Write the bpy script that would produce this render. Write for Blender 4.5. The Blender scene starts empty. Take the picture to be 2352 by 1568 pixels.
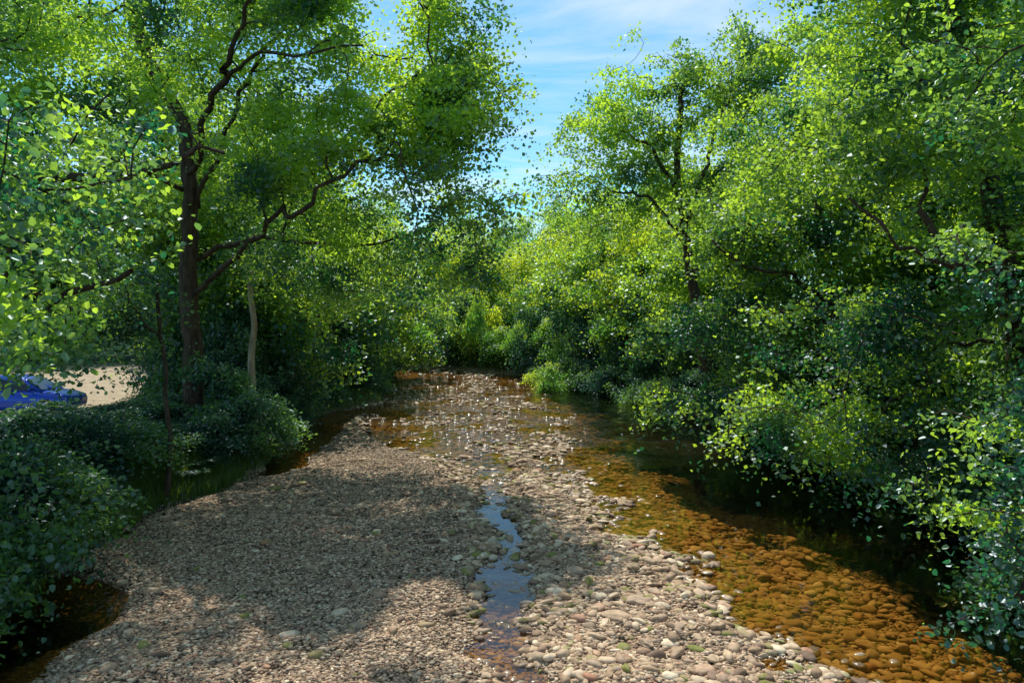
import bpy, bmesh, math, numpy as np
from mathutils import Vector, Matrix, Euler
scene = bpy.context.scene
col = scene.collection
RS = np.random.RandomState

# ------------------------------------------------------------------ noise
_r = RS(7); _L = _r.rand(64, 64, 64)
def vnoise(p, s):
    q = np.asarray(p, float) * s
    i = np.floor(q).astype(int); f = q - i; f = f * f * (3 - 2 * f)
    out = 0
    for dx in (0, 1):
        for dy in (0, 1):
            for dz in (0, 1):
                w = (f[:, 0] if dx else 1 - f[:, 0]) * (f[:, 1] if dy else 1 - f[:, 1]) * (f[:, 2] if dz else 1 - f[:, 2])
                out = out + w * _L[(i[:, 0] + dx) % 64, (i[:, 1] + dy) % 64, (i[:, 2] + dz) % 64]
    return out
def n2(x, y, s, o=0.0):
    return vnoise(np.stack([np.ravel(x), np.ravel(y), np.full(np.size(x), o + .37)], 1), s).reshape(np.shape(x))
def sm(t):
    t = np.clip(t, 0, 1); return t * t * (3 - 2 * t)

# ------------------------------------------------------------------ materials
class NT:
    def __init__(s, name):
        s.m = bpy.data.materials.new(name); s.m.use_nodes = True
        s.t = s.m.node_tree; s.t.nodes.clear()
        s.out = s.n('ShaderNodeOutputMaterial')
    def n(s, typ, **kw):
        nd = s.t.nodes.new(typ)
        for k, v in kw.items(): setattr(nd, k, v)
        return nd
    def l(s, a, b): s.t.links.new(a, b)
    def attr(s, name): return s.n('ShaderNodeAttribute', attribute_name=name).outputs['Fac']
    def ramp(s, fac, stops, interp='LINEAR'):
        r = s.n('ShaderNodeValToRGB'); r.color_ramp.interpolation = interp
        e = r.color_ramp.elements
        while len(e) < len(stops): e.new(0.5)
        for k, (p, c) in enumerate(stops):
            e[k].position = p; e[k].color = (*c, 1)
        s.l(fac, r.inputs[0]); return r.outputs[0]
    def noise(s, scale, detail=3, vec=None, rough=.5, dist=0):
        nd = s.n('ShaderNodeTexNoise'); nd.inputs['Scale'].default_value = scale; nd.inputs['Detail'].default_value = detail
        nd.inputs['Roughness'].default_value = rough; nd.inputs['Distortion'].default_value = dist
        if vec is not None: s.l(vec, nd.inputs['Vector'])
        return nd.outputs['Fac']
    def pos(s): return s.n('ShaderNodeNewGeometry').outputs['Position']
    def mix(s, fac, a, b, blend='MIX'):
        m = s.n('ShaderNodeMix', data_type='RGBA', blend_type=blend)
        for sock, v in ((m.inputs[0], fac), (m.inputs[6], a), (m.inputs[7], b)):
            if hasattr(v, 'links'): s.l(v, sock)
            elif isinstance(v, tuple): sock.default_value = (*v, 1)
            else: sock.default_value = v
        return m.outputs[2]
    def math(s, op, a, b=None, clamp=False):
        m = s.n('ShaderNodeMath', operation=op); m.use_clamp = clamp
        for k, v in enumerate((a, b)):
            if v is None: continue
            if hasattr(v, 'links'): s.l(v, m.inputs[k])
            else: m.inputs[k].default_value = v
        return m.outputs[0]
    def rng(s, v, a, b, c=0.0, d=1.0):
        m = s.n('ShaderNodeMapRange'); s.l(v, m.inputs[0])
        for k, x in enumerate((a, b, c, d)): m.inputs[k + 1].default_value = x
        return m.outputs[0]
    def bump(s, h, strength, dist=.02):
        b = s.n('ShaderNodeBump'); b.inputs['Strength'].default_value = strength; b.inputs['Distance'].default_value = dist
        s.l(h, b.inputs['Height']); return b.outputs[0]
    def bsdf(s, color, rough=.8, normal=None, spec=.5, metal=0):
        p = s.n('ShaderNodeBsdfPrincipled')
        for k, v in (('Base Color', color), ('Roughness', rough), ('Specular IOR Level', spec), ('Metallic', metal)):
            if hasattr(v, 'links'): s.l(v, p.inputs[k])
            elif isinstance(v, tuple): p.inputs[k].default_value = (*v, 1)
            else: p.inputs[k].default_value = v
        if normal is not None: s.l(normal, p.inputs['Normal'])
        return p.outputs[0]
    def end(s, sh): s.l(sh, s.out.inputs[0]); return s.m

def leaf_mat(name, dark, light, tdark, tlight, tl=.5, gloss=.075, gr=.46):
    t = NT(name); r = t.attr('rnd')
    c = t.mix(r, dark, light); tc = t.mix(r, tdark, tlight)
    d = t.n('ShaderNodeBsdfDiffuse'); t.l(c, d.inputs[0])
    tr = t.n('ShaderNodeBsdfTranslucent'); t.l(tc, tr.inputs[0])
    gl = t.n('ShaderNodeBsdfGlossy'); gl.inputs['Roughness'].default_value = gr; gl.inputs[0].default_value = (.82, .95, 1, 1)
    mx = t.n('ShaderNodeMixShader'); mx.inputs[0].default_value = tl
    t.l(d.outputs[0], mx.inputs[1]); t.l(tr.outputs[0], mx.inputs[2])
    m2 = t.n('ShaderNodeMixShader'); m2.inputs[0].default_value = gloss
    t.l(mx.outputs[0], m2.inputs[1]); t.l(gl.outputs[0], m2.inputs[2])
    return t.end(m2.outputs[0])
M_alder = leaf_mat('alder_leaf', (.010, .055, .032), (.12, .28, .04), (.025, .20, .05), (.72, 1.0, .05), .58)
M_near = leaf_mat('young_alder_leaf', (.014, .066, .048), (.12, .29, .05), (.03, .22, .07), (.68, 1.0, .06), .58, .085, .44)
M_shade = leaf_mat('shaded_leaf', (.012, .055, .038), (.06, .15, .05), (.03, .16, .055), (.34, .64, .07), .46)  # undergrowth leaf, darkened so the shade under the banks is in its colour
M_yel = leaf_mat('sunlit_yellow_leaf', (.035, .13, .025), (.17, .30, .03), (.22, .52, .04), (.88, 1.0, .04), .6)  # yellow-green leaf, made extra bright so the far bend looks sunlit

def bark_mat(name, a, b):
    t = NT(name)
    mp = t.n('ShaderNodeMapping'); mp.inputs['Scale'].default_value = (9, 9, 1.6); t.l(t.pos(), mp.inputs[0])
    n = t.noise(1.0, 5, mp.outputs[0], .65)
    moss = t.rng(t.noise(1.3, 3, t.pos()), .55, .75)
    c = t.mix(t.math('MULTIPLY', moss, .5), t.ramp(n, [(.3, a), (.7, b)]), (.06, .075, .025))
    return t.end(t.bsdf(c, .9, t.bump(n, .9, .05), .2))
M_bark = bark_mat('alder_bark', (.020, .014, .010), (.13, .088, .06))
M_birch = bark_mat('pale_bark', (.22, .16, .10), (.50, .42, .30))

def stone_mat(name, small):
    t = NT(name)
    z = t.n('ShaderNodeSeparateXYZ'); t.l(t.pos(), z.inputs[0]); z = z.outputs[2]
    r = t.attr('rnd')
    c = t.ramp(r, [(0, (.155, .095, .06)), (.2, (.46, .305, .175)), (.38, (.28, .175, .115)), (.55, (.64, .46, .28)),
                   (.72, (.40, .27, .175)), (.88, (.84, .68, .46)), (1, (.43, .20, .11))])
    n = t.noise(14 if not small else 30, 3, t.pos())
    c = t.mix(.6, c, t.ramp(n, [(.3, (.5, .5, .5)), (.7, (1.2, 1.2, 1.2))]), 'MULTIPLY')
    if not small:
        moss = t.math('MULTIPLY', t.rng(t.attr('moss'), .80, .94), t.rng(t.noise(5, 3, t.pos()), .38, .54))
        c = t.mix(t.math('MULTIPLY', moss, .9), c, (.20, .21, .035))
    under = t.rng(z, .015, -.05)
    wet = t.rng(z, .04, .012)
    c = t.mix(t.math('MULTIPLY', under, .75), c, t.mix(.5, c, (.58, .36, .12)))
    c = t.mix(t.math('MULTIPLY', wet, .42), c, (.05, .034, .018))
    deep = t.rng(z, -.17, -.36); c = t.mix(deep, c, (.010, .007, .004))  # stones painted near-black with depth, for light lost in the water
    ro = t.math('MAXIMUM', t.rng(wet, 0, 1, .82, .2), t.math('MULTIPLY', t.rng(z, .004, -.004), .95))
    sp = t.rng(z, -.004, .004, .05, .5)
    return t.end(t.bsdf(c, ro, t.bump(n, .5, .012), sp))
M_stone = stone_mat('river_stone', False); M_grav = stone_mat('gravel_stone', True)

# ------------------------------------------------------------------ mesh helpers
def fast_mesh(name, V, F, mat, attrs=None, smooth=False):
    V = np.asarray(V, np.float32); F = np.asarray(F, np.int32)
    me = bpy.data.meshes.new(name); nf, k = F.shape
    me.vertices.add(len(V)); me.vertices.foreach_set('co', V.ravel())
    me.loops.add(nf * k); me.loops.foreach_set('vertex_index', F.ravel())
    me.polygons.add(nf); me.polygons.foreach_set('loop_start', np.arange(0, nf * k, k, dtype=np.int32))
    if smooth: me.polygons.foreach_set('use_smooth', np.ones(nf, bool))
    for an, av in (attrs or {}).items():
        a = me.attributes.new(an, 'FLOAT', 'POINT'); a.data.foreach_set('value', np.asarray(av, np.float32))
    me.materials.append(mat); me.update(); me.validate()
    return me
def obj(name, me, parent=None, **props):
    o = bpy.data.objects.new(name, me); col.objects.link(o)
    if parent is not None: o.parent = parent
    for k, v in props.items(): o[k] = v
    return o
def norm(a): return a / np.maximum(np.linalg.norm(a, axis=-1, keepdims=True), 1e-9)

def leaf_mesh(name, P, size, seed, mat, detail=0, up=.95, zt=0.0):
    r = RS(seed); N = len(P)
    nn = norm(r.normal(size=(N, 3)) + np.array([0, 0, up]))
    a = norm(np.cross(nn, r.normal(size=(N, 3)))); b = np.cross(nn, a)
    s = (size * (0.5 + .85 * r.rand(N)))[:, None]
    if detail == 0:
        sh = [(0, 0, 0), (.5, .40, .12), (1, 0, 0), (.45, -.40, .12)]; fc = [[0, 1, 2, 3]]
    else:
        sh = [(0, 0, 0), (.30, .30, .1), (.74, .34, .13), (1, 0, -.06), (.74, -.34, .13), (.30, -.30, .1)]
        fc = [[0, 1, 2, 3], [0, 3, 4, 5]]
    K = len(sh)
    V = np.stack([P + a * (u * s) + b * (v * s) + nn * (w * s) for u, v, w in sh], 1).reshape(-1, 3)
    F = (np.arange(N)[:, None, None] * K + np.array(fc)[None]).reshape(-1, 4)
    tone = np.clip(.5 * r.rand(N) + 2.1 * (vnoise(P + 50, .8) - .40) + zt * (np.clip(P[:, 2] / 9, 0, 1) - .5), 0, 1)  # low leaves darker, bluish: shade-leaf colour plus painted self-shade
    return fast_mesh(name, V, F, mat, {'rnd': np.repeat(tone, K)})

def resample(pts, step):
    pts = np.array(pts, float); out = [pts[0]]
    for a, b in zip(pts[:-1], pts[1:]):
        k = max(1, int(np.linalg.norm(b - a) / step))
        for t in range(1, k + 1): out.append(a + (b - a) * t / k)
    return np.array(out)

def grow(trunk, limbs, blobs, n, seed, r0, r1, zmin, gap=.42, droop=.0, limb_r=.13, tip=.011, cap=.5, gf=.62):
    r = RS(seed); M = 40000
    P = np.zeros((M, 3)); par = np.full(M, -1); Lp = np.zeros(M); ok = np.zeros(M, bool); rm = np.zeros(M); m = 0
    tp = resample(trunk, .45)
    for k, p in enumerate(tp):
        P[m] = p + r.normal(size=3) * .025 * (k > 0); par[m] = m - 1; Lp[m] = Lp[m - 1] + .4 if m else 0
        ok[m] = p[2] > zmin; rm[m] = r0 + (r1 - r0) * (k / len(tp)) ** .8 + (.35 * r0 * max(0, 1 - k * .45 / .8)); m += 1
    nt = m
    for lb in limbs:
        lp = resample(lb, .4); j = int(np.argmin(np.linalg.norm(P[:m] - lp[0], axis=1))); pj = j
        for k, p in enumerate(lp):
            P[m] = p + r.normal(size=3) * .06; par[m] = pj; Lp[m] = Lp[pj] + .4; ok[m] = True
            rm[m] = limb_r * (1 - .75 * k / len(lp)); pj = m; m += 1
    nl = m
    A = []
    wts = np.array([b[3] * b[4] * b[5] for b in blobs]) ** .75; wts /= wts.sum()
    for b, w in zip(blobs, wts):
        c = np.array(b[:3]); rad = np.array(b[3:6]); k = int(n * w * 4)
        d = norm(r.normal(size=(k, 3))) * (r.rand(k, 1) ** .42)
        q = c + d * rad * (1 + .5 * (vnoise(c + d * rad, .5)[:, None] - .5))
        q = q[(vnoise(q * np.array([1, 1, 1.6]) + seed * 3.1, gf) > gap)]
        A.append(q[:int(n * w)])
    A = np.concatenate(A)
    dd = np.min(np.linalg.norm(A[:, None] - P[None, :m][:, ::3], axis=2), axis=1)
    A = A[np.argsort(dd)]; tips = []; tdir = []
    for a in A:
        d = np.linalg.norm(P[:m] - a, axis=1)
        c = d + .14 * Lp[:m] + np.where(ok[:m], 0, 1e3); j = int(np.argmin(c)); L = d[j]
        k = max(1, int(math.ceil(L / .5))); s = P[j].copy(); pj = j
        wob = r.normal(size=3) * .09 * min(L, 3)
        for t in range(1, k + 1):
            f = t / k; p = s + (a - s) * f + np.array([0, 0, (.10 - droop) * L]) * math.sin(math.pi * f) + wob * math.sin(math.pi * f) + r.normal(size=3) * .05 * (t < k)
            P[m] = p; par[m] = pj; Lp[m] = Lp[pj] + L / k; ok[m] = True; pj = m; m += 1
        tips.append(a); tdir.append(norm(a - s) if L > .01 else np.array([0, 0, 1.]))
    P = P[:m]; par = par[:m]; e = 2.6
    acc = np.zeros(m); R = np.zeros(m); main = np.full(m, -1); best = np.zeros(m)
    for i in range(m - 1, -1, -1):
        R[i] = max((acc[i] if acc[i] > 0 else tip ** e) ** (1 / e), rm[i]) if i >= nt else rm[i]
        if i >= nt: R[i] = min(R[i], cap * r0 + .02)
        if par[i] >= 0:
            acc[par[i]] += R[i] ** e
            if R[i] > best[par[i]] or (i < nt): best[par[i]] = R[i] if i >= nt else 9; main[par[i]] = i
    K = 6; ref = norm(np.array([.22, .93, .3])); D = np.zeros((m, 3)); D[1:] = P[1:] - P[par[1:]]; D[0] = (0, 0, 1); D = norm(D)
    U = norm(np.cross(D, ref)); W = np.cross(D, U); an = np.arange(K) * 2 * math.pi / K
    ring = lambda pos, u, w, rr: pos[:, None] + rr[:, None, None] * (u[:, None] * np.cos(an)[None, :, None] + w[:, None] * np.sin(an)[None, :, None])
    E = ring(P, U, W, R); seg = np.arange(1, m); ismain = main[par[seg]] == seg
    ex = seg[~ismain]; S = ring(P[par[ex]] - D[ex] * R[ex][:, None] * .3, U[ex], W[ex], R[ex] * 1.15)
    si = np.where(ismain, par[seg], 0); si[~ismain] = m + np.arange(len(ex))
    k0 = np.arange(K); k1 = (k0 + 1) % K
    F = np.stack([si[:, None] * K + k0, si[:, None] * K + k1, seg[:, None] * K + k1, seg[:, None] * K + k0], 2).reshape(-1, 4)
    V = np.concatenate([E.reshape(-1, 3), S.reshape(-1, 3)])
    return V, F, np.array(tips), np.array(tdir), P[nt:nl]

def spray(tips, tdir, per, seed, spread=.36, flat=.26):
    r = RS(seed); k = (per * (.3 + 1.4 * r.rand(len(tips)) ** 1.3)).astype(int)
    c = np.repeat(tips, k, 0); d = np.repeat(tdir, k, 0); sc = np.repeat(.7 + .7 * r.rand(len(tips)), k)[:, None]
    N = len(c); o = np.clip(r.normal(size=(N, 3)), -2, 2) * spread * sc; rr = np.linalg.norm(o[:, :2], axis=1)
    o[:, 2] = o[:, 2] * flat - .5 * rr * rr / (spread + .1)
    return c + o + d * (r.rand(N, 1) * 1.1 - .75) * spread * 2.0

def tree_meshes(tag, base, trunk, limbs, blobs, n, per, size, seed, r0, r1, zmin, mat=M_alder, bark=M_bark, detail=0, gap=.42, spread=.34, clear=0, **kw):
    V, F, tips, td, lp_ = grow(trunk, limbs, blobs, n, seed, r0, r1, zmin, gap, **kw)
    b = np.array(base, float)
    tm = fast_mesh(tag + '_trunk', V - b, F, bark, smooth=True)
    lp = spray(tips, td, per, seed + 1, spread)
    lp = lp[lp[:, 2] > -0.02 + .12 * (base[2] < 3)]
    if clear and len(lp_):   # sparser foliage on the thick wood of old limbs
        keep = np.ones(len(lp), bool); rr = RS(seed + 9).rand(len(lp))
        for q in lp_[::2]:
            keep &= ~((np.linalg.norm(lp - q, axis=1) < clear) & (rr < .8))
        lp = lp[keep]
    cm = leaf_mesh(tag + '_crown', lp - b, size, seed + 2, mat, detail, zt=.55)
    return tm, cm
def place_tree(name, tm, cm, loc, label, category='tree', group=None, rot=0, sc=1, parts=('trunk', 'crown'), scz=None):
    e = bpy.data.objects.new(name, None); e.empty_display_size = .3; col.objects.link(e)
    e.location = loc; e.rotation_euler = (0, 0, rot); e.scale = (sc, sc, scz or sc)
    e['label'] = label; e['category'] = category
    if group: e['group'] = group
    obj(parts[0], tm, e); obj(parts[1], cm, e)
    return e

# ------------------------------------------------------------------ river shape
yL = [-50, 0, 9, 12, 15, 19, 23, 28, 33, 37, 40, 47, 56, 62, 67, 73, 100, 200]
xL = [-8.4, -8.4, -8.7, -9.1, -9.5, -9.4, -9.2, -10.4, -11.3, -11.2, -9.6, -11, -12, -14, -20, -32, -78, -190]
yR = [-50, 0, 10, 18, 25, 32, 36, 40, 46, 52, 56, 60, 66, 72, 100, 200]
xR = [9, 9, 9.4, 9.4, 9.0, 8.2, 6.8, 5.0, 2.8, .6, -1.2, -3.6, -11, -24, -72, -184]
Lf = lambda y: np.interp(y, yL, xL); Rf = lambda y: np.interp(y, yR, xR)
E1 = lambda y: np.interp(y, [0, 10, 12.5, 16, 19.8, 24, 27.5, 30, 33, 37, 40, 44], [-1.1, -.9, -1.1, -1.75, -2.25, -3.7, -6.2, -8.2, -9.0, -9.6, -11, -14])
C1 = lambda y: np.interp(y, [0, 10, 12.5, 16, 20, 26, 33, 40, 55], [.15, .05, -.4, -1.05, -1.6, -2.3, -4, -6, -8])
C2 = lambda y: np.interp(y, [0, 8, 10, 12.5, 14.7, 17, 20, 24, 33, 40, 55], [6.2, 4.7, 3.8, 2.6, 2.1, 1.5, .7, -.2, -.6, -1.5, -5])
def H(x, y, fine=True):
    x = np.asarray(x, float); y = np.asarray(y, float)
    wob = (n2(x, y, .5) - .5) * 1.3 + (n2(x, y, 1.7, 4) - .5) * 1.2
    wb = (n2(x, y, .5) - .5) * 1.1
    l, rr = Lf(y) + wb, Rf(y) + wb
    wv = .6 * (n2(y, y * 0, .55, 12) - .5)
    e1, c1, c2 = E1(y) + wob * .5 + wv, C1(y) + wob * .5 + wv, C2(y) + wob * 1.3
    wsh = np.interp(y, [9, 14, 20, 26, 34], [3.0, 3.1, 2.9, 2.6, 2.2])
    bed = -.06 - .026 * np.clip(x - c2, 0, wsh) - .36 * np.clip(x - c2 - wsh, 0, 2.2) - .04 * (n2(x, y, .9, 3))
    near = sm((14 - y) / 2)
    bed = bed - .28 * near * sm((l + 2.0 - x) / 1.2)
    ms = np.where((y > 13.5) & (y < 21.5), .0, 1.0) * sm(np.abs(y - 17.5) / 4 - .7)
    bl = sm(np.minimum((x - l - 1.0 * ms - .55 * near) / 1.2 + .55 * (1 - ms), (e1 - x) / 1.1 + .42))
    bc = sm(np.minimum((x - c1) / .9 + .33, (c2 - x) / 3.2 + .38))
    riff = sm((y - 21) / 9); chan = 1 - np.maximum(bl, bc)
    h = bed + np.maximum(bl * .215, bc * (.175 - .135 * riff))
    h = h + (1 - .4 * chan * sm((24 - y) / 3)) * ((n2(x, y, 1.3, 5) - .5) * .12 + (n2(x, y, 3.1, 8) - .5) * .08) + riff * .14 * (n2(x, y * .6, .8, 9) - .55)
    bank = np.maximum(sm((l - x) / 2.2) * 1.35, sm((x - rr) / 2.5) * 1.7)
    h = h * (1 - sm(np.maximum(l - x, x - rr) / .8)) + bank + (bank > .02) * .12 * n2(x, y, .7, 2) + sm((bank - .2) / 1) * .35 * (n2(x, y, .12, 6) - .5) * sm((np.abs(x + 1) - 14) / 12)
    h = h - .25 * sm((-15 - x) / 2) * sm((y - 20) / 4) * sm((54 - y) / 4)
    if fine: h = h + (n2(x, y, 6, 1) - .5) * .02
    return h, bank
def grid(lo, hi, step, far_lo, far_hi, n=26):
    a = np.arange(lo, hi, step)
    l = lo - np.geomspace(step * 2, lo - far_lo, n)[::-1]; r_ = hi + np.geomspace(step * 2, far_hi - hi, n)
    return np.concatenate([l, a, r_])
gx = grid(-13, 12, .11, -900, 900); gy = grid(6.5, 68, .13, -300, 1500)
X, Y = np.meshgrid(gx, gy); Z, B = H(X, Y)
nx, ny = len(gx), len(gy); idx = np.arange(nx * ny).reshape(ny, nx)
F = np.stack([idx[:-1, :-1], idx[:-1, 1:], idx[1:, 1:], idx[1:, :-1]], 2).reshape(-1, 4)
lot = sm((-14.5 - X) / 1.5) * sm((Y - 20) / 4) * sm((54 - Y) / 4) * sm((X + 45) / 4)

t = NT('ground_surface'); p = t.pos()
vo = t.n('ShaderNodeTexVoronoi'); vo.inputs['Scale'].default_value = 13; t.l(p, vo.inputs['Vector'])
vs = t.n('ShaderNodeSeparateColor'); t.l(vo.outputs['Color'], vs.inputs[0])
gc = t.ramp(vs.outputs[0], [(0, (.13, .09, .06)), (.3, (.28, .205, .14)), (.6, (.38, .29, .20)), (.85, (.48, .39, .28)), (1, (.24, .15, .10))])
gc = t.mix(t.rng(vo.outputs['Distance'], .3, .75), gc, (.04, .028, .018))
sp = t.n('ShaderNodeSeparateXYZ'); t.l(p, sp.inputs[0]); z = sp.outputs[2]
gc = t.mix(t.rng(z, .02, -.06), gc, t.mix(.5, gc, (.50, .31, .10)))
gc = t.mix(t.math('MULTIPLY', t.rng(z, .05, .0), .3), gc, (.06, .04, .02))
gc = t.mix(t.rng(z, -.17, -.36), gc, (.010, .007, .004))  # bed painted dark with depth, standing in for absorption and tree shade
bk = t.ramp(t.noise(1.6, 5, p, .7), [(.3, (.03, .024, .014)), (.5, (.03, .05, .016)), (.7, (.05, .09, .022))])
lt = t.ramp(t.noise(2.0, 5, p, .7), [(.3, (.34, .26, .18)), (.7, (.55, .45, .32))])
c = t.mix(t.rng(t.attr('bank'), .05, .4), gc, bk); c = t.mix(t.attr('lot'), c, lt)
hh = t.math('ADD', t.math('MULTIPLY', vo.outputs['Distance'], -1.0), t.noise(30, 3, p))
M_ground = t.end(t.bsdf(c, .95, t.bump(hh, .8, .05), .1))
g = obj('ground', fast_mesh('ground', np.stack([X, Y, Z], 2).reshape(-1, 3), F, M_ground, {'bank': B.ravel(), 'lot': lot.ravel()}, True), kind='structure',
        label='stony river bed between earthy wooded banks', category='ground')

# water sheet (follows the river corridor)
t = NT('river_water_surface'); p = t.pos()
mp = t.n('ShaderNodeMapping'); mp.inputs['Scale'].default_value = (1.0, .75, 1); t.l(p, mp.inputs[0])
n1 = t.noise(1.3, 2, mp.outputs[0], dist=.4); nf = t.noise(8, 3, mp.outputs[0], dist=.6)
sy = t.n('ShaderNodeSeparateXYZ'); t.l(p, sy.inputs[0])
mid = t.math('MULTIPLY', t.rng(sy.outputs[0], 1.5, .3, 0, .9), t.rng(t.noise(.9, 2, p), .45, .6, .15, 1.0))
am = t.math('ADD', t.math('MULTIPLY', t.rng(sy.outputs[1], 21, 38, .12, 3.0), t.rng(t.noise(.45, 2, p), .42, .60, .2, 3.8)), mid)
hgt = t.math('ADD', t.math('MULTIPLY', n1, .25), t.math('MULTIPLY', t.math('MULTIPLY', nf, am), .7))
bp = t.bump(hgt, .3, .06)
fr = t.n('ShaderNodeFresnel'); fr.inputs[0].default_value = 1.42; t.l(bp, fr.inputs['Normal'])
gl = t.n('ShaderNodeBsdfGlossy'); gl.inputs['Roughness'].default_value = .045; t.l(bp, gl.inputs['Normal'])
tp = t.n('ShaderNodeBsdfTransparent'); tp.inputs[0].default_value = (.93, .76, .43, 1)
mx = t.n('ShaderNodeMixShader'); t.l(t.rng(fr.outputs[0], 0, 1, .03, 1.0), mx.inputs[0]); t.l(tp.outputs[0], mx.inputs[1]); t.l(gl.outputs[0], mx.inputs[2])
M_water = t.end(mx.outputs[0])
wy = np.linspace(-45, 190, 300); V = []
for y in wy: V += [(Lf(y) - 1.2, y, 0), (Rf(y) + 1.2, y, 0)]
F = [[2 * i, 2 * i + 1, 2 * i + 3, 2 * i + 2] for i in range(len(wy) - 1)]
obj('river_water', fast_mesh('river_water', V, F, M_water), kind='structure', label='shallow clear peaty river water', category='river')

# ------------------------------------------------------------------ stones
def ico(sub):
    bm = bmesh.new(); bmesh.ops.create_icosphere(bm, subdivisions=sub, radius=1)
    v = np.array([q.co[:] for q in bm.verts]); f = np.array([[w.index for w in q.verts] for q in bm.faces]); bm.free(); return v, f
def stones_mesh(name, pts, rad, sub, seed, mat, jag=.4, moss=None):
    r = RS(seed); v, f = ico(sub); N = len(pts); K = len(v)
    T = []
    for k in range(12):
        d = 1 + jag * (vnoise(v + k * 7.7 + seed, 1.2) - .5) * 1.6; T.append(v * d[:, None])
    T = np.array(T)[r.randint(0, 12, N)]
    sc = np.stack([1 + .45 * r.rand(N), .62 + .35 * r.rand(N), .30 + .28 * r.rand(N)], 1)
    T = T * sc[:, None] * rad[:, None, None]
    a = r.rand(N) * 6.283; tl = r.normal(size=N) * .28
    y_, z_ = T[..., 1] * np.cos(tl)[:, None] - T[..., 2] * np.sin(tl)[:, None], T[..., 1] * np.sin(tl)[:, None] + T[..., 2] * np.cos(tl)[:, None]
    x_ = T[..., 0]; ca, sa = np.cos(a)[:, None], np.sin(a)[:, None]
    V = np.stack([x_ * ca - y_ * sa, x_ * sa + y_ * ca, z_], 2) + pts[:, None]
    F = (f[None] + (np.arange(N) * K)[:, None, None]).reshape(-1, 3)
    ms = r.rand(N) if moss is None else np.full(N, moss)
    return fast_mesh(name, V.reshape(-1, 3), F, mat, {'rnd': np.repeat(r.rand(N), K), 'moss': np.repeat(ms, K)}, True)
def scatter(N, y0, y1, seed, test, pw=1.0):
    r = RS(seed); y = y0 * (y1 / y0) ** (r.rand(N) ** pw); x = -11 + r.rand(N) * 19
    h, b = H(x, y, False); k = (b < .12) & test(x, y, h, r.rand(N)); return np.stack([x[k], y[k], h[k]], 1)
P1 = scatter(140000, 8.5, 25, 1, lambda x, y, h, u: (h > -.04) | (u < .3 * (h > -.3)))
r = RS(5); rad = .018 + .028 * r.rand(len(P1)) ** 1.8 + .010 * (P1[:, 0] > -1.0)
P1[:, 2] += rad * .15
obj('gravel', stones_mesh('gravel', P1, rad, 1, 11, M_grav), kind='stuff', label='small mixed tan and brown river gravel', category='gravel')
P2 = scatter(42000, 9, 66, 2, lambda x, y, h, u: ((h > -.16) & (x < C2(y) + 3.5)) | (u < .1), .75)
rad = (.03 + .08 * RS(6).rand(len(P2)) ** 2.6) * (1 + .010 * P2[:, 1]); P2[:, 2] += rad * .25
u = RS(8).rand(len(P2)); cl = n2(P2[:, 0], P2[:, 1], .8, 4)
keep = ((P2[:, 0] > E1(P2[:, 1]) - .4) & (u < .30 + 1.2 * (cl - .25))) | (u < .05); P2 = P2[keep]; rad = rad[keep]
P4 = scatter(36000, 9, 36, 4, lambda x, y, h, u: (x > C2(y) - .3) & (x < C2(y) + .9 + 4.0 * u) & (h > -.4), .8)
ra4 = .028 + .10 * RS(16).rand(len(P4)) ** 2.8; P4[:, 2] += ra4 * .36
P5 = scatter(30000, 9, 24, 14, lambda x, y, h, u: (x > E1(y) - .4) & (x < C1(y) + .4) & (u < .5), .8)
ra5 = .03 + .07 * RS(17).rand(len(P5)) ** 2.4; P5[:, 2] += ra5 * .38
P2 = np.concatenate([P2, P4, P5]); rad = np.concatenate([rad, ra4, ra5])
obj('pebbles', stones_mesh('pebbles', P2, rad, 2, 12, M_stone), kind='stuff', label='rounded fist-sized river pebbles, partly awash', category='pebbles')
# individually countable cobbles
P3 = scatter(9000, 9.4, 27, 3, lambda x, y, h, u: (x > C1(y) - .8) & (x < C2(y) + 1.2 + 3.2 * (u < .22)) & (u < .6), 1.0)
r = RS(9); var = []
for k in range(24):
    var.append(stones_mesh('cobble_mesh', np.zeros((1, 3)), np.ones(1), 4, 40 + k, M_stone, .6, moss=.97 if k % 5 == 0 else .1 + .03 * k))
got = []; cnt = 0
for q in P3[r.permutation(len(P3))]:
    R_ = .065 + .10 * r.rand() ** 2.5
    if any((q[0] - a) ** 2 + (q[1] - b) ** 2 < (R_ + c_) ** 2 * 1.2 for a, b, c_ in got): continue
    got.append((q[0], q[1], R_)); cnt += 1
    o = obj('cobble', var[cnt % 24]); o.location = (q[0], q[1], q[2] + R_ * .32); o.scale = (R_, R_, R_ * (.8 + .4 * r.rand())); o.rotation_euler = (r.normal() * .15, r.normal() * .15, r.rand() * 6.28)
    o['label'] = 'mossy rounded cobble lying on the gravel bar' if (cnt % 24) % 5 == 0 else 'smooth rounded cobble lying on the gravel bar'; o['category'] = 'stone'; o['group'] = 'cobbles on the river bed'
    if cnt >= 295: break

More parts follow.
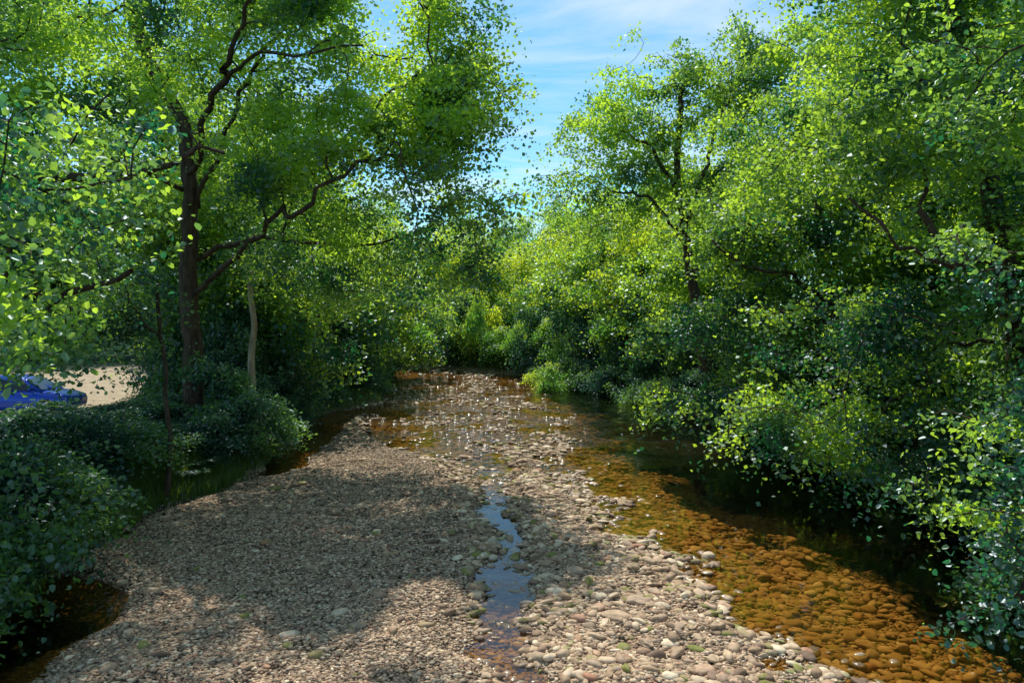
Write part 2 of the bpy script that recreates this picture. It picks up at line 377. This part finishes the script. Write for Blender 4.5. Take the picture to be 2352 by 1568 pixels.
# ------------------------------------------------------------------ trees, bespoke
tm, cm = tree_meshes('t1', (-12.1, 24, 1.2), [(-12.1, 24, 1.0), (-12.15, 24, 3.5), (-12.25, 24, 6), (-12.1, 24, 9), (-12.35, 24, 11.4), (-13.2, 24, 12.8), (-14, 24, 14.8), (-14.5, 24, 17)],
    [[(-12, 24, 5.6), (-10.5, 23.5, 6.7), (-9, 22, 7.4), (-7.8, 20.8, 8.0), (-7.4, 20.2, 7.5), (-6.9, 20, 7.7), (-6.5, 20, 8.4), (-5.8, 20.4, 8.8)],
     [(-12, 24, 9.5), (-10.4, 22, 11.6), (-8.5, 20.4, 12.2), (-6.4, 20, 12.0), (-5.4, 20.4, 12.4)], [(-9.6, 21.2, 11.9), (-8.2, 19.8, 13.4), (-6.9, 19.6, 13.9)],
     [(-12.1, 24, 9.0), (-13.4, 22.6, 9.6), (-14.8, 21.8, 11.2)],
     [(-12, 24, 8.5), (-11, 23.6, 10.0), (-10, 23.6, 12.5), (-8.5, 24, 15)],
     [(-12.1, 24, 6.8), (-10, 24.5, 7.6), (-7, 25, 7.2), (-4.6, 25, 7.6)]],
    [(-6.7, 23.4, 12.2, 4.6, 3.8, 4.4), (-4.5, 21.8, 9, 4.0, 3.2, 2.8), (-12, 25.4, 15.6, 5.5, 3.6, 3.2), (-5.8, 24, 6.8, 4.2, 3.0, 1.6), (-7.5, 22, 16.5, 4.2, 3.6, 2.3), (-13.5, 28, 10.5, 4.5, 2.4, 3.4), (-7.3, 21.0, 9.6, 2.6, 2.0, 2.2), (-4.4, 22.5, 13.2, 2.9, 3.0, 2.6), (-3.6, 22, 11, 2.8, 2.6, 2.2), (-5.8, 23.2, 15.2, 2.9, 2.6, 2.2)],
    1450, 92, .128, 101, .38, .17, 6.0, gap=.49, gf=.5, limb_r=.10, clear=.28, spread=.34, cap=.22)
place_tree('alder_tree', tm, cm, (-12.1, 24, 1.2), 'tall spreading alder with bent trunk and crooked limbs over gravel')
tm, cm = tree_meshes('t2', (-14, 14.5, 1.3), [(-14, 14.5, 1.2), (-13.8, 14.5, 4), (-13.6, 14.8, 7), (-13, 15.5, 11), (-12.5, 15.5, 14)],
    [[(-13.8, 14.5, 4.2), (-11, 13.6, 4.9), (-9.8, 13.2, 5.1), (-8.6, 13.2, 5.4), (-7.7, 13.2, 5.8)], [(-9.9, 13.2, 5.1), (-9.7, 13, 5.9), (-10.3, 13, 6.5)],
     [(-13.5, 15, 7.2), (-11.4, 15.6, 8.0), (-9.3, 15.8, 8.0), (-8.4, 15.8, 8.2), (-7.7, 15.8, 8.6), (-7.2, 16, 8.55)],
     [(-13.6, 14.8, 6.5), (-10.5, 11.5, 7.4), (-8, 9, 7.4), (-6.2, 8, 7.1)]],
    [(-11.6, 14.5, 8.8, 3.0, 3.2, 2.2), (-12, 15.5, 12.5, 4.4, 4, 2.8), (-7.3, 9, 7.1, 2.2, 2.0, 1.4), (-9.9, 13.4, 6.4, 2.0, 2.2, 1.0), (-9.2, 11.5, 4.8, 1.8, 1.8, .6), (-6.4, 7.2, 5.6, 1.1, 1.1, .7), (-11.8, 16, 5.2, 2.0, 1.6, .7), (-9.6, 15.5, 10.8, 2.0, 2, 1.6)],
    820, 84, .10, 202, .4, .14, 4.2, mat=M_near, detail=1, gap=.46, limb_r=.15, spread=.29, clear=.34, cap=.36)
place_tree('alder_tree', tm, cm, (-14, 14.5, 1.3), 'alder with long horizontal limbs reaching over the bank')
tm, cm = tree_meshes('t3', (-11.0, 26.0, .8), [(-11.0, 26, .5), (-10.9, 26, 1.9), (-11.0, 26, 3.2), (-10.85, 26, 4.6), (-11.0, 26, 6.4), (-10.9, 26, 7.6)], [],
    [(-10.4, 26.4, 7.6, 1.8, 1.4, 1.0)], 60, 50, .12, 303, .17, .08, 6.2, mat=M_shade, bark=M_birch, gap=.3)
place_tree('young_tree', tm, cm, (-11.0, 26.0, .8), 'slim young tree with slender pale trunk among shrubs')
tm, cm = tree_meshes('t4', (-10.1, 18.5, .4), [(-10.1, 18.5, .2), (-10.0, 18.5, 1.8), (-10.1, 18.5, 4), (-10.2, 18.4, 5.8)], [],
    [(-10.9, 18.2, 5.8, 1.4, 1.2, .9), (-12.6, 18.6, 4.7, 2.1, 1.3, .6)], 100, 60, .10, 304, .075, .04, 3.4, mat=M_shade, bark=M_bark, gap=.3)
place_tree('young_tree', tm, cm, (-10.1, 18.5, .4), 'thin dark sapling rising from the grassy bank')
tm, cm = tree_meshes('r1', (11.5, 12, 1.6), [(11.5, 12, 1.4), (11.3, 12, 4), (10.8, 12, 7), (10.3, 12, 10), (10.5, 12.5, 13.5)],
    [[(11.2, 12, 4.6), (9.5, 10.5, 5.3), (8.4, 10, 5.6), (7.0, 9.8, 5.5)], [(10.6, 12, 8.6), (9, 10.6, 9.0), (7.6, 10, 9.2), (6.4, 9.8, 8.9)], [(11.4, 12, 3.0), (9.4, 11, 3.1), (8, 10.6, 2.7), (6.8, 10.3, 2.0), (6.0, 10, 1.3)]],
    [(9.4, 12, 9.3, 3.5, 3.2, 2.0), (10.3, 13, 13, 4.4, 4, 2.3), (9.0, 12, 5.9, 2.9, 2.4, 1.3), (8.3, 11.8, 3.4, 2.4, 2.2, 1.0), (6.6, 10.6, 2.1, 1.2, 1.1, .6), (5.8, 10.0, 1.0, .8, .7, .45), (7.4, 12.8, 2.2, 1.7, 1.4, .7), (9.8, 10, 7.2, 1.8, 1.6, 2.2), (6.9, 10.4, 3.2, 1.1, 1.0, .6)],
    900, 86, .095, 404, .33, .12, 2.5, mat=M_near, detail=1, gap=.48, spread=.27, clear=.32, cap=.30)
place_tree('alder_tree', tm, cm, (11.5, 12, 1.6), 'leafy alder with branches drooping to dark water')
tm, cm = tree_meshes('r2', (11.8, 19, 1.6), [(11.8, 19, 1.4), (11.2, 19, 5), (10.4, 19, 9), (10, 19.5, 13), (10, 20, 16)],
    [[(11.2, 19, 5.5), (9.4, 17.0, 6.2), (8.2, 16.2, 6.0), (7.0, 16.0, 6.4), (6.2, 16.2, 7.4)], [(8.2, 16.2, 6.1), (7.6, 16.2, 7.2), (7.7, 16.2, 8.0)], [(10.6, 19, 8), (8.8, 17.2, 9.6), (7.4, 16.4, 10.2)]],
    [(8.6, 19, 8.6, 3.9, 3.4, 2.2), (9.0, 19, 13.6, 4.2, 3.6, 2.7), (7.7, 19.5, 4.9, 2.9, 2.8, 1.3), (6.9, 19.3, 2.3, 2.8, 2.8, 1.1), (8.4, 20, 16.8, 4.2, 3.5, 2.4)],
    1150, 86, .12, 505, .36, .13, 2.5, gap=.49, gf=.55, spread=.34, limb_r=.10, clear=.32, cap=.24)
place_tree('alder_tree', tm, cm, (11.8, 19, 1.6), 'dense alder overhanging the water with arching bare limbs')
tm, cm = tree_meshes('r3', (10.5, 28, 1.6), [(10.5, 28, 1.4), (10, 28, 5), (9.5, 28, 9), (9, 28, 12)],
    [[(10, 28, 5.2), (8, 26, 6.4), (6.2, 25.4, 6.6), (5.2, 25.2, 7.4)]],
    [(8.0, 28, 8.2, 3.8, 3.6, 2.7), (6.8, 27.6, 4.7, 3, 2.8, 1.4), (5.9, 27.0, 2.0, 2.7, 2.6, 1.1), (9.5, 29, 12, 3.6, 3.4, 2.2)],
    680, 86, .14, 606, .34, .12, 2.2, gap=.49, gf=.55, spread=.38, limb_r=.11, clear=.35, cap=.30)
place_tree('alder_tree', tm, cm, (10.5, 28, 1.6), 'rounded alder with low boughs touching the river')
tm, cm = tree_meshes('r4', (7.4, 37, 1.6), [(7.4, 37, 1.4), (6.9, 37, 5), (6.2, 37, 9), (5.8, 37, 12), (6, 37, 16)],
    [[(6.4, 37, 8.2), (5.2, 35.8, 9.6), (4.2, 35, 10.4), (2.6, 34.8, 10.6)], [(6.2, 37, 9), (6.9, 35.8, 11.6), (7.6, 35.6, 14.4), (9, 36, 16)], [(5.8, 37, 11), (4.4, 35.6, 12.8), (3.0, 35.4, 13.6)]],
    [(4.9, 36.8, 15.4, 3.9, 3.2, 2.8), (2.1, 36.4, 10.8, 3.2, 2.6, 1.9), (8.6, 37, 16.2, 3.4, 3.2, 2.8), (11.2, 37.5, 17.6, 3.4, 3.0, 2.8), (2.8, 36.6, 13.4, 3.1, 2.6, 1.9), (7, 37, 11, 3, 2.8, 2)],
    860, 56, .16, 707, .36, .11, 7.5, gap=.48, spread=.38, limb_r=.13, clear=.4, cap=.33)
place_tree('alder_tree', tm, cm, (7.4, 37, 1.6), 'tall airy alder with open forked crown against sky')

# ------------------------------------------------------------------ trees, repeated kinds
def canon(tag, seed, mat, blobs, ht, size=.20, n=460, per=68, r0=.3):
    return tree_meshes(tag, (0, 0, 0), [(0, 0, -.3), (.1, .1, 3), (.3, -.1, ht * .5), (.1, .2, ht * .85)],
        [[(0, 0, 2.6), (1.8, .4, 3.8), (3, .3, 4.2)], [(0, 0, 3.2), (-1.6, -.7, 5), (-2.6, -1, 6.2)]], blobs, n, per, size, seed, r0, .08, 1.6, mat=mat, gap=.48, gf=.55, spread=.47)
CA = canon('ca', 811, M_alder, [(0, 0, 9.6, 4, 4, 3.4), (2, .5, 6, 3.6, 3.6, 2.2), (-2, -1, 5.6, 3, 3.4, 2.2), (2.6, 0, 2.8, 2.6, 3, 1.5), (-1.5, 1, 2.6, 2.6, 2.8, 1.6)], 13.5)
CB = canon('cb', 822, M_yel, [(0, 0, 8.0, 3.6, 3.6, 3), (1.5, -1, 5, 3.6, 3.4, 2.0), (-2, 1, 4.4, 3, 3, 2.0), (1.6, 1, 2.2, 3, 3, 1.4)], 11)
CC = canon('cc', 833, M_alder, [(0, 0, 12, 3.4, 3.4, 3.2), (1.8, .5, 8, 3.4, 3.4, 2.2), (-1.6, -1, 8, 2.8, 3, 2.2), (.6, 0, 4, 3.6, 3.4, 2.2)], 16)
r = RS(77)
def rep(C, x, y, label, sc=1., rot=None, z=None, name='riverside_tree', grp='trees lining the river banks'):
    zz = float(H(np.array([x]), np.array([y]))[0][0]) if z is None else z
    place_tree(name, C[0], C[1], (x, y, zz), label, group=grp, rot=r.rand() * 6.28 if rot is None else rot, sc=sc)
for (C, x, y, s, rt) in [(CA, -13.0, 32, .95, 0), (CA, -13.2, 41, 1, .4), (CB, -12.8, 49, 1, 0), (CA, -12.8, 57, .85, 0), (CC, -17, 31, 1.0, 0),
                         (CC, -16, 39, .9, 1)]:
    rep(C, x, y, 'full green tree leaning out over the stony river', s, rt)
for (C, x, y, s, rt) in [(CA, 8.0, 42, .85, 3.0), (CB, 5.8, 49, .95, 3.3), (CA, 3.6, 56, 1.0, 3.14), (CB, 1.2, 62, 1.0, 3.0), (CC, 12, 44, 1.0, 1), (CC, 9, 54, 1.0, 2), (CC, 14, 33, 1.1, 4), (CC, 15, 24, 1.05, 5), (CA, 14.5, 20.5, .9, .5), (CA, 14, 28.5, .9, 1.5)]:
    rep(C, x, y, 'full green tree crowding the shaded river bank', s, rt)
for (C, x, y, s, rt) in [(CB, -3, 71, .9, 2), (CB, -8, 76, 1.1, 1), (CA, 0, 80, 1.2, 0), (CB, -14, 79, 1.15, 3), (CA, 4, 78, 1.15, 1), (CC, 8, 70, 1.05, 1), (CC, -6, 88, 1.0, 1), (CC, -20, 80, 1.1, 1), (CC, 1, 95, 1.1, 3), (CC, -13, 93, 1.1, 2)]:
    rep(C, x, y, 'leafy tree closing the view where the river bends', s, rt)
for k in range(12):
    x = -21 - k * 4 + r.normal(); y = 57 + r.rand() * 8 - k * .8
    rep((CA, CB, CC)[k % 3], x, y, 'sunlit green tree at the edge of the parking ground', .9 + .3 * r.rand())
for (x, y) in [(-30, 32), (-36, 42)]:
    rep(CC, x, y, 'tall tree standing beside the parking ground', 1.0)

# ------------------------------------------------------------------ shrubs
SH = []
for k, (mt, rr) in enumerate([(M_shade, 1.5), (M_shade, 1.3), (M_near, 1.4), (M_shade, 1.7), (M_yel, 1.6)]):
    V, F, tips, td, _q = grow([(0, 0, -.2), (.05, 0, .5), (.1, .1, 1.0)], [[(0, 0, .2), (.5, .2, .8), (.8, .3, 1.1)], [(0, 0, .2), (-.5, -.1, .7), (-.7, -.3, 1.2)]],
                          [(0, 0, 1.05, rr, rr, .95), (.5, -.3, .7, rr * .9, rr * .9, .65), (-.5, .3, 1.7, rr * .4, rr * .4, .6)], 120, 900 + k, .06, .03, .1, .42, limb_r=.035, tip=.007)
    lp = spray(tips, td, 64, 950 + k, .23)
    SH.append((fast_mesh('shrub_stem', V, F, M_bark, smooth=True), leaf_mesh('shrub_leaves', lp, .108, 960 + k, mt, 1)))
def shrub(k, x, y, s, sz=None, dz=0, label='dense green shrub growing on the river bank'):
    z = float(H(np.array([x]), np.array([y]))[0][0]) + dz
    place_tree('riverside_shrub', SH[k][0], SH[k][1], (x, y, z), label, 'shrub', 'shrubs along the river banks', r.rand() * 6.28, s, ('stem', 'foliage'), sz)
DK = (0, 1, 3)
y = 9.6
while y < 60:
    l = float(Lf(y)); rr = float(Rf(y))
    s = .75 + .4 * r.rand()
    if 9 < y < 12.5 or y > 20.5: shrub(DK[r.randint(3)], l - .9 - .5 * r.rand(), y, s, s * (.75 if y < 26 else 1.1), dz=-.1)
    if 12.5 < y < 20.5: shrub(DK[r.randint(3)], l - 1.7 - .4 * r.rand(), y, s * .9, s * .62, dz=-.1)
    if y > 14: shrub(DK[r.randint(3)], l - 2.9 - .8 * r.rand(), y + .5, s * 1.1, s * (.50 if y < 27 else 1.3))
    if y > 15: shrub(DK[r.randint(3)], l - 4.6 - .8 * r.rand(), y + .5, s * 1.1, s * (.42 if y < 27 else 1.3))
    if y > 27.5: shrub(r.randint(4), l - 2.0 - r.rand(), y, s * 1.3, s * 2.0)
    if y > 12.5: shrub(DK[r.randint(3)], rr + .7 - .5 * r.rand(), y + .4, s * 1.1, s * 1.0, dz=-.15, label='dark green shrub drooping to the water edge')
    shrub(DK[r.randint(3)], rr + 2.6 + .6 * r.rand(), y, s * 1.4, s * 1.9)
    y += 1.6 if y < 34 else 2.4
for (k, x, y, s, sz) in [(3, -9.2, 9.9, .9, 1.0), (0, -9.6, 11.2, 1.0, 1.2), (3, -10.2, 12.8, 1.1, .9), (1, -9.9, 22.6, .9, .9), (0, -10.4, 24.4, 1.1, .9), (1, -11.2, 23.4, 1, 1.0), (1, -12.6, 16.2, 1.0, .6)]:
    shrub(k, x, y, s, sz)
for k in range(17):
    x = 2.0 - 1.2 * k; y = float(np.interp(x, [-24, -11, -3.6, -1.2, .6, 3], [72, 66, 60, 56, 52, 48])) + .9 + 3.5 * r.rand() ** 2
    shrub(4 if k % 3 else DK[r.randint(3)], x, y, 1.0 + .6 * r.rand(), .8 + 1.9 * r.rand(), dz=-.1, label='leafy shrub overhanging the river bend')
shrub(4, -.8, 46.5, .85, .85)

# ------------------------------------------------------------------ grass and ferns
def grass(N, seed):
    r = RS(seed); x = -24 + r.rand(N) * 42; y = 8 + r.rand(N) ** 1.2 * 45
    k = r.rand(N) < .35; x[k] = Lf(y[k]) - .1 - np.abs(r.normal(size=k.sum())) * 1.0
    k = r.rand(N) < .35; y[k] = 13.5 + 8 * r.rand(k.sum()); x[k] = Lf(y[k]) + .2 - np.abs(r.normal(size=k.sum())) * 1.3
    h, b = H(x, y, False); lotm = (x < -15) & (y > 21) & (y < 53)
    k = (b > .015) & ~lotm; x, y, h = x[k], y[k], h[k]; N = len(x)
    ln = .18 + .35 * r.rand(N); a = r.rand(N) * 6.28; d = np.stack([np.cos(a), np.sin(a), 0 * a], 1); s = np.stack([-np.sin(a), np.cos(a), 0 * a], 1) * .009
    b0 = np.stack([x, y, h - .02], 1); up = np.array([0, 0, 1.]); L = ln[:, None]; be = (.2 + .5 * r.rand(N))[:, None]
    V = np.stack([b0 - s, b0 + s, b0 + up * L * .6 + d * L * be * .35 + s, b0 + up * L * .6 + d * L * be * .35 - s, b0 + up * L * .9 + d * L * be + s * .15, b0 + up * L * .9 + d * L * be - s * .15], 1).reshape(-1, 3)
    F = (np.arange(N)[:, None, None] * 6 + np.array([[0, 1, 2, 3], [3, 2, 4, 5]])[None]).reshape(-1, 4)
    return fast_mesh('grass', V, F, leaf_mat('grass_blade', (.05, .10, .02), (.13, .20, .035), (.2, .38, .04), (.5, .66, .05), .45), {'rnd': np.repeat(r.rand(N), 6)})
obj('grass', grass(60000, 31), kind='stuff', label='tufts of green grass along the banks', category='grass')
def fern_mesh(seed):
    r = RS(seed); V = []; F = []; R_ = []
    for fnd in range(13):
        a = fnd * 2.4 + r.rand() * .4; L = .65 + .35 * r.rand(); d = np.array([math.cos(a), math.sin(a), 0]); s = np.array([-d[1], d[0], 0]); pr = r.rand()
        for k in range(3, 22):
            t_ = k / 22; c = d * L * t_ * .8 + np.array([0, 0, L * (1.15 * t_ - .85 * t_ * t_)]); w = L * .26 * math.sin(math.pi * (t_ * .85 + .12)); q = L / 22 * .45
            for sd in (-1, 1):
                b = len(V); tip = c + s * sd * w + d * q - np.array([0, 0, w * .2])
                V += [c - d * q, c + s * sd * w * .5 - d * q * .6, tip, c + s * sd * w * .5 + d * q * 1.4]; F.append([b, b + 1, b + 2, b + 3]); R_ += [pr] * 4
    return fast_mesh('fern', V, F, M_shade, {'rnd': R_})
FM = [fern_mesh(1), fern_mesh(2)]
for k in range(40):
    y = 14 + 9 * r.rand(); x = float(Lf(y)) - .6 - 3.0 * r.rand(); z = float(H(np.array([x]), np.array([y]))[0][0])
    o = obj('fern', FM[k % 2]); o.location = (x, y, z); o.rotation_euler = (0, 0, r.rand() * 6); s = .9 + .5 * r.rand(); o.scale = (s, s, s)
    o['label'] = 'arching green fern on the earthy bank'; o['category'] = 'fern'; o['group'] = 'ferns on the bank'

# ------------------------------------------------------------------ parked cars
def simple(name, c, rough=.4, metal=0, spec=.5):
    t = NT(name); n = t.noise(40, 2, t.pos()); cc = t.mix(.15, c, t.ramp(n, [(.3, tuple(v * .8 for v in c)), (.7, tuple(min(1, v * 1.1) for v in c))]))
    return t.end(t.bsdf(cc, rough, None, spec, metal))
M_glass = simple('car_window_glass', (.02, .025, .03), .06); M_tyre = simple('tyre_rubber', (.02, .02, .02), .85); M_rim = simple('alloy', (.5, .5, .52), .3, .8)
M_lamp = simple('lamp_lens', (.7, .72, .75), .1); M_red = simple('red_lens', (.4, .01, .01), .2)
def loft(secs, mat, name, sub=1):
    bm = bmesh.new(); rings = [[bm.verts.new(v) for v in s] for s in secs]
    for a, b in zip(rings[:-1], rings[1:]):
        for i in range(len(a)): bm.faces.new([a[i], a[(i + 1) % len(a)], b[(i + 1) % len(a)], b[i]])
    bm.faces.new(rings[0][::-1]); bm.faces.new(rings[-1])
    bmesh.ops.recalc_face_normals(bm, faces=bm.faces)
    me = bpy.data.meshes.new(name); bm.to_mesh(me); bm.free(); me.materials.append(mat)
    for p_ in me.polygons: p_.use_smooth = True
    return me
def polymesh(name, polys, mat):
    bm = bmesh.new()
    for pl in polys: bm.faces.new([bm.verts.new(v) for v in pl])
    bmesh.ops.recalc_face_normals(bm, faces=bm.faces)
    me = bpy.data.meshes.new(name); bm.to_mesh(me); bm.free(); me.materials.append(mat); return me
def cyl(name, rad, w, mat, n=24, inner=0):
    bm = bmesh.new(); prof = [(inner, -w * .42), (rad * .9, -w * .5), (rad, -w * .35), (rad, w * .35), (rad * .9, w * .5), (inner, w * .42)]
    rings = [[bm.verts.new((q * math.cos(k * 6.2832 / n), v, q * math.sin(k * 6.2832 / n))) for k in range(n)] for q, v in prof]
    for a, b in zip(rings[:-1], rings[1:]):
        for k in range(n): bm.faces.new([a[k], a[(k + 1) % n], b[(k + 1) % n], b[k]])
    if inner > 0:
        for k in range(n): bm.faces.new([rings[-1][k], rings[-1][(k + 1) % n], rings[0][(k + 1) % n], rings[0][k]])
    bmesh.ops.recalc_face_normals(bm, faces=bm.faces)
    me = bpy.data.meshes.new(name); bm.to_mesh(me); bm.free(); me.materials.append(mat)
    for p_ in me.polygons: p_.use_smooth = True
    return me
def car(loc, rot, paint, label):
    e = bpy.data.objects.new('parked_car', None); col.objects.link(e); e.location = loc; e.rotation_euler = (0, 0, rot)
    e['label'] = label; e['category'] = 'car'; e['group'] = 'cars parked behind the trees'
    st = [(-2.05, .38, .78, .72), (-1.98, .24, .93, .82), (-1.5, .2, .96, .86), (-.6, .2, .94, .88), (.3, .2, .93, .88), (1.0, .2, .92, .87), (1.55, .2, .84, .84), (1.95, .25, .72, .76), (2.06, .36, .62, .62)]
    secs = [[(x, -w * .93, zb), (x, -w, zb + .16), (x, -w, (zb + zt) / 2 + .05), (x, -w * .93, zt - .03), (x, -w * .6, zt), (x, 0, zt + .025), (x, w * .6, zt), (x, w * .93, zt - .03), (x, w, (zb + zt) / 2 + .05), (x, w, zb + .16), (x, w * .93, zb), (x, 0, zb)] for x, zb, zt, w in st]
    obj('body', loft(secs, paint, 'car_body'), e)
    cs = [(-1.85, .92, .78, .74), (-1.45, 1.36, .78, .60), (-.9, 1.45, .78, .58), (-.1, 1.46, .78, .58), (.35, 1.38, .78, .60), (1.1, .93, .78, .72)]
    secs = [[(x, -.8, .9), (x, -wt, max(zt - .06, .9)), (x, -wt * .8, zt), (x, 0, zt + .02), (x, wt * .8, zt), (x, wt, max(zt - .06, .9)), (x, .8, .9), (x, 0, .88)] for x, zt, wb, wt in cs]
    obj('roof', loft(secs, paint, 'car_roof'), e)
    for sd in (-1, 1):
        for a, b in (((-1.5, -.98, -1.32, -.95), 0), ((-.88, -.12, -.86, -.1), 0), ((-.02, .82, 0, .32), 0)):
            yb, yt = sd * .812, sd * .645
            obj('window', polymesh('car_window', [[(a[0], yb, .955), (a[1], yb, .955), (a[3], yt, 1.34), (a[2], yt, 1.34)]], M_glass), e)
        obj('headlight', loft([[(1.9, sd * .5, .55), (1.9, sd * .72, .55), (1.85, sd * .74, .68), (1.85, sd * .5, .69)], [(2.05, sd * .5, .54), (2.0, sd * .68, .55), (1.95, sd * .7, .64), (2.0, sd * .5, .65)]], M_lamp, 'headlight'), e)
        obj('tail_light', loft([[(-2.04, sd * .55, .7), (-2.04, sd * .76, .7), (-2.0, sd * .76, .86), (-2.02, sd * .55, .86)], [(-1.95, sd * .55, .7), (-1.95, sd * .84, .7), (-1.95, sd * .84, .86), (-1.95, sd * .55, .86)]], M_red, 'tail_light'), e)
        obj('mirror', loft([[(.72, sd * .86, .98), (.86, sd * .86, .98), (.86, sd * .86, 1.08), (.72, sd * .86, 1.08)], [(.76, sd * 1.04, .97), (.84, sd * 1.02, .97), (.84, sd * 1.02, 1.1), (.76, sd * 1.04, 1.1)]], paint, 'mirror'), e)
        for x in (-1.28, 1.28):
            w = bpy.data.objects.new('wheel', None); col.objects.link(w); w.parent = e; w.location = (x, sd * .80, .32)
            obj('tyre', cyl('tyre', .32, .21, M_tyre, inner=.2), w); obj('rim', cyl('rim', .2, .17, M_rim, inner=.02), w)
    obj('windscreen', polymesh('windscreen', [[(1.06, -.66, .965), (1.06, .66, .965), (.42, .52, 1.372), (.42, -.52, 1.372)]], M_glass), e)
    obj('rear_window', polymesh('rear_window', [[(-1.83, -.62, .985), (-1.83, .62, .985), (-1.50, .5, 1.335), (-1.50, -.5, 1.335)]], M_glass), e)
hz = lambda x, y: float(H(np.array([x]), np.array([y]))[0][0])
car((-20.3, 27.0, hz(-20.3, 27.0)), .12, simple('blue_paint', (.012, .07, .50), .22, .2), 'bright blue hatchback parked on pale gravel under trees')
car((-16.3, 38, hz(-16.3, 38)), .5, simple('silver_paint', (.45, .52, .6), .25, .5), 'silver car glimpsed between dark tree trunks')

# ------------------------------------------------------------------ world, sun, camera
w = bpy.data.worlds.new('World'); scene.world = w; w.use_nodes = True; nt = w.node_tree; nt.nodes.clear()
az, el = math.radians(17), math.radians(57)
N_ = lambda t_: nt.nodes.new(t_)
sky = N_('ShaderNodeTexSky'); sky.sky_type = 'NISHITA'; sky.sun_disc = False; sky.sun_elevation = el; sky.sun_rotation = -az; sky.air_density = 1.0; sky.dust_density = .3; sky.ozone_density = 2.5
mul = N_('ShaderNodeMix'); mul.data_type = 'RGBA'; mul.blend_type = 'MULTIPLY'; mul.inputs[0].default_value = 1; mul.inputs[7].default_value = (.58, 1.03, 1.12, 1); nt.links.new(sky.outputs[0], mul.inputs[6])
tc = N_('ShaderNodeTexCoord'); sx = N_('ShaderNodeSeparateXYZ'); nt.links.new(tc.outputs['Generated'], sx.inputs[0])
def wm(op, a, b):
    m = N_('ShaderNodeMath'); m.operation = op
    for k, v in enumerate((a, b)):
        if hasattr(v, 'links'): nt.links.new(v, m.inputs[k])
        else: m.inputs[k].default_value = v
    return m.outputs[0]
zz = wm('ADD', wm('MAXIMUM', sx.outputs[2], 0.0), .12)
cb = N_('ShaderNodeCombineXYZ'); nt.links.new(wm('DIVIDE', sx.outputs[0], zz), cb.inputs[0]); nt.links.new(wm('DIVIDE', sx.outputs[1], zz), cb.inputs[1])
mp = N_('ShaderNodeMapping'); mp.inputs['Rotation'].default_value = (0, 0, .5); mp.inputs['Scale'].default_value = (.6, 1.7, 1); nt.links.new(cb.outputs[0], mp.inputs[0])
nz = N_('ShaderNodeTexNoise'); nz.inputs['Scale'].default_value = 1.3; nz.inputs['Detail'].default_value = 7; nz.inputs['Roughness'].default_value = .6; nz.inputs['Distortion'].default_value = .6; nt.links.new(mp.outputs[0], nz.inputs['Vector'])
rg = N_('ShaderNodeMapRange'); rg.inputs[1].default_value = .43; rg.inputs[2].default_value = .74; rg.inputs[4].default_value = .8; nt.links.new(nz.outputs['Fac'], rg.inputs[0])
cm_ = N_('ShaderNodeMix'); cm_.data_type = 'RGBA'; cm_.inputs[7].default_value = (6.6, 7.0, 7.2, 1); nt.links.new(rg.outputs[0], cm_.inputs[0]); nt.links.new(mul.outputs[2], cm_.inputs[6])
bg = N_('ShaderNodeBackground'); bg.inputs[1].default_value = .15; nt.links.new(cm_.outputs[2], bg.inputs[0])
ow = N_('ShaderNodeOutputWorld'); nt.links.new(bg.outputs[0], ow.inputs[0])
S = Vector((-math.sin(az) * math.cos(el), math.cos(az) * math.cos(el), math.sin(el)))
ld = bpy.data.lights.new('sun', 'SUN'); ld.energy = 5; ld.angle = math.radians(.5); ld.color = (1, .95, .86)
so = bpy.data.objects.new('sun', ld); col.objects.link(so); so.rotation_euler = S.to_track_quat('Z', 'Y').to_euler()
cd = bpy.data.cameras.new('camera'); cd.lens = 26.1; cd.sensor_width = 36; cd.clip_end = 4000; cd.clip_start = .1
co = bpy.data.objects.new('camera', cd); col.objects.link(co); co.location = (0, 0, 5); co.rotation_euler = (math.radians(90 - 2.15), 0, math.radians(3.5))
scene.camera = co
scene.view_settings.view_transform = 'Standard'; scene.view_settings.look = 'None'; scene.view_settings.exposure = 0
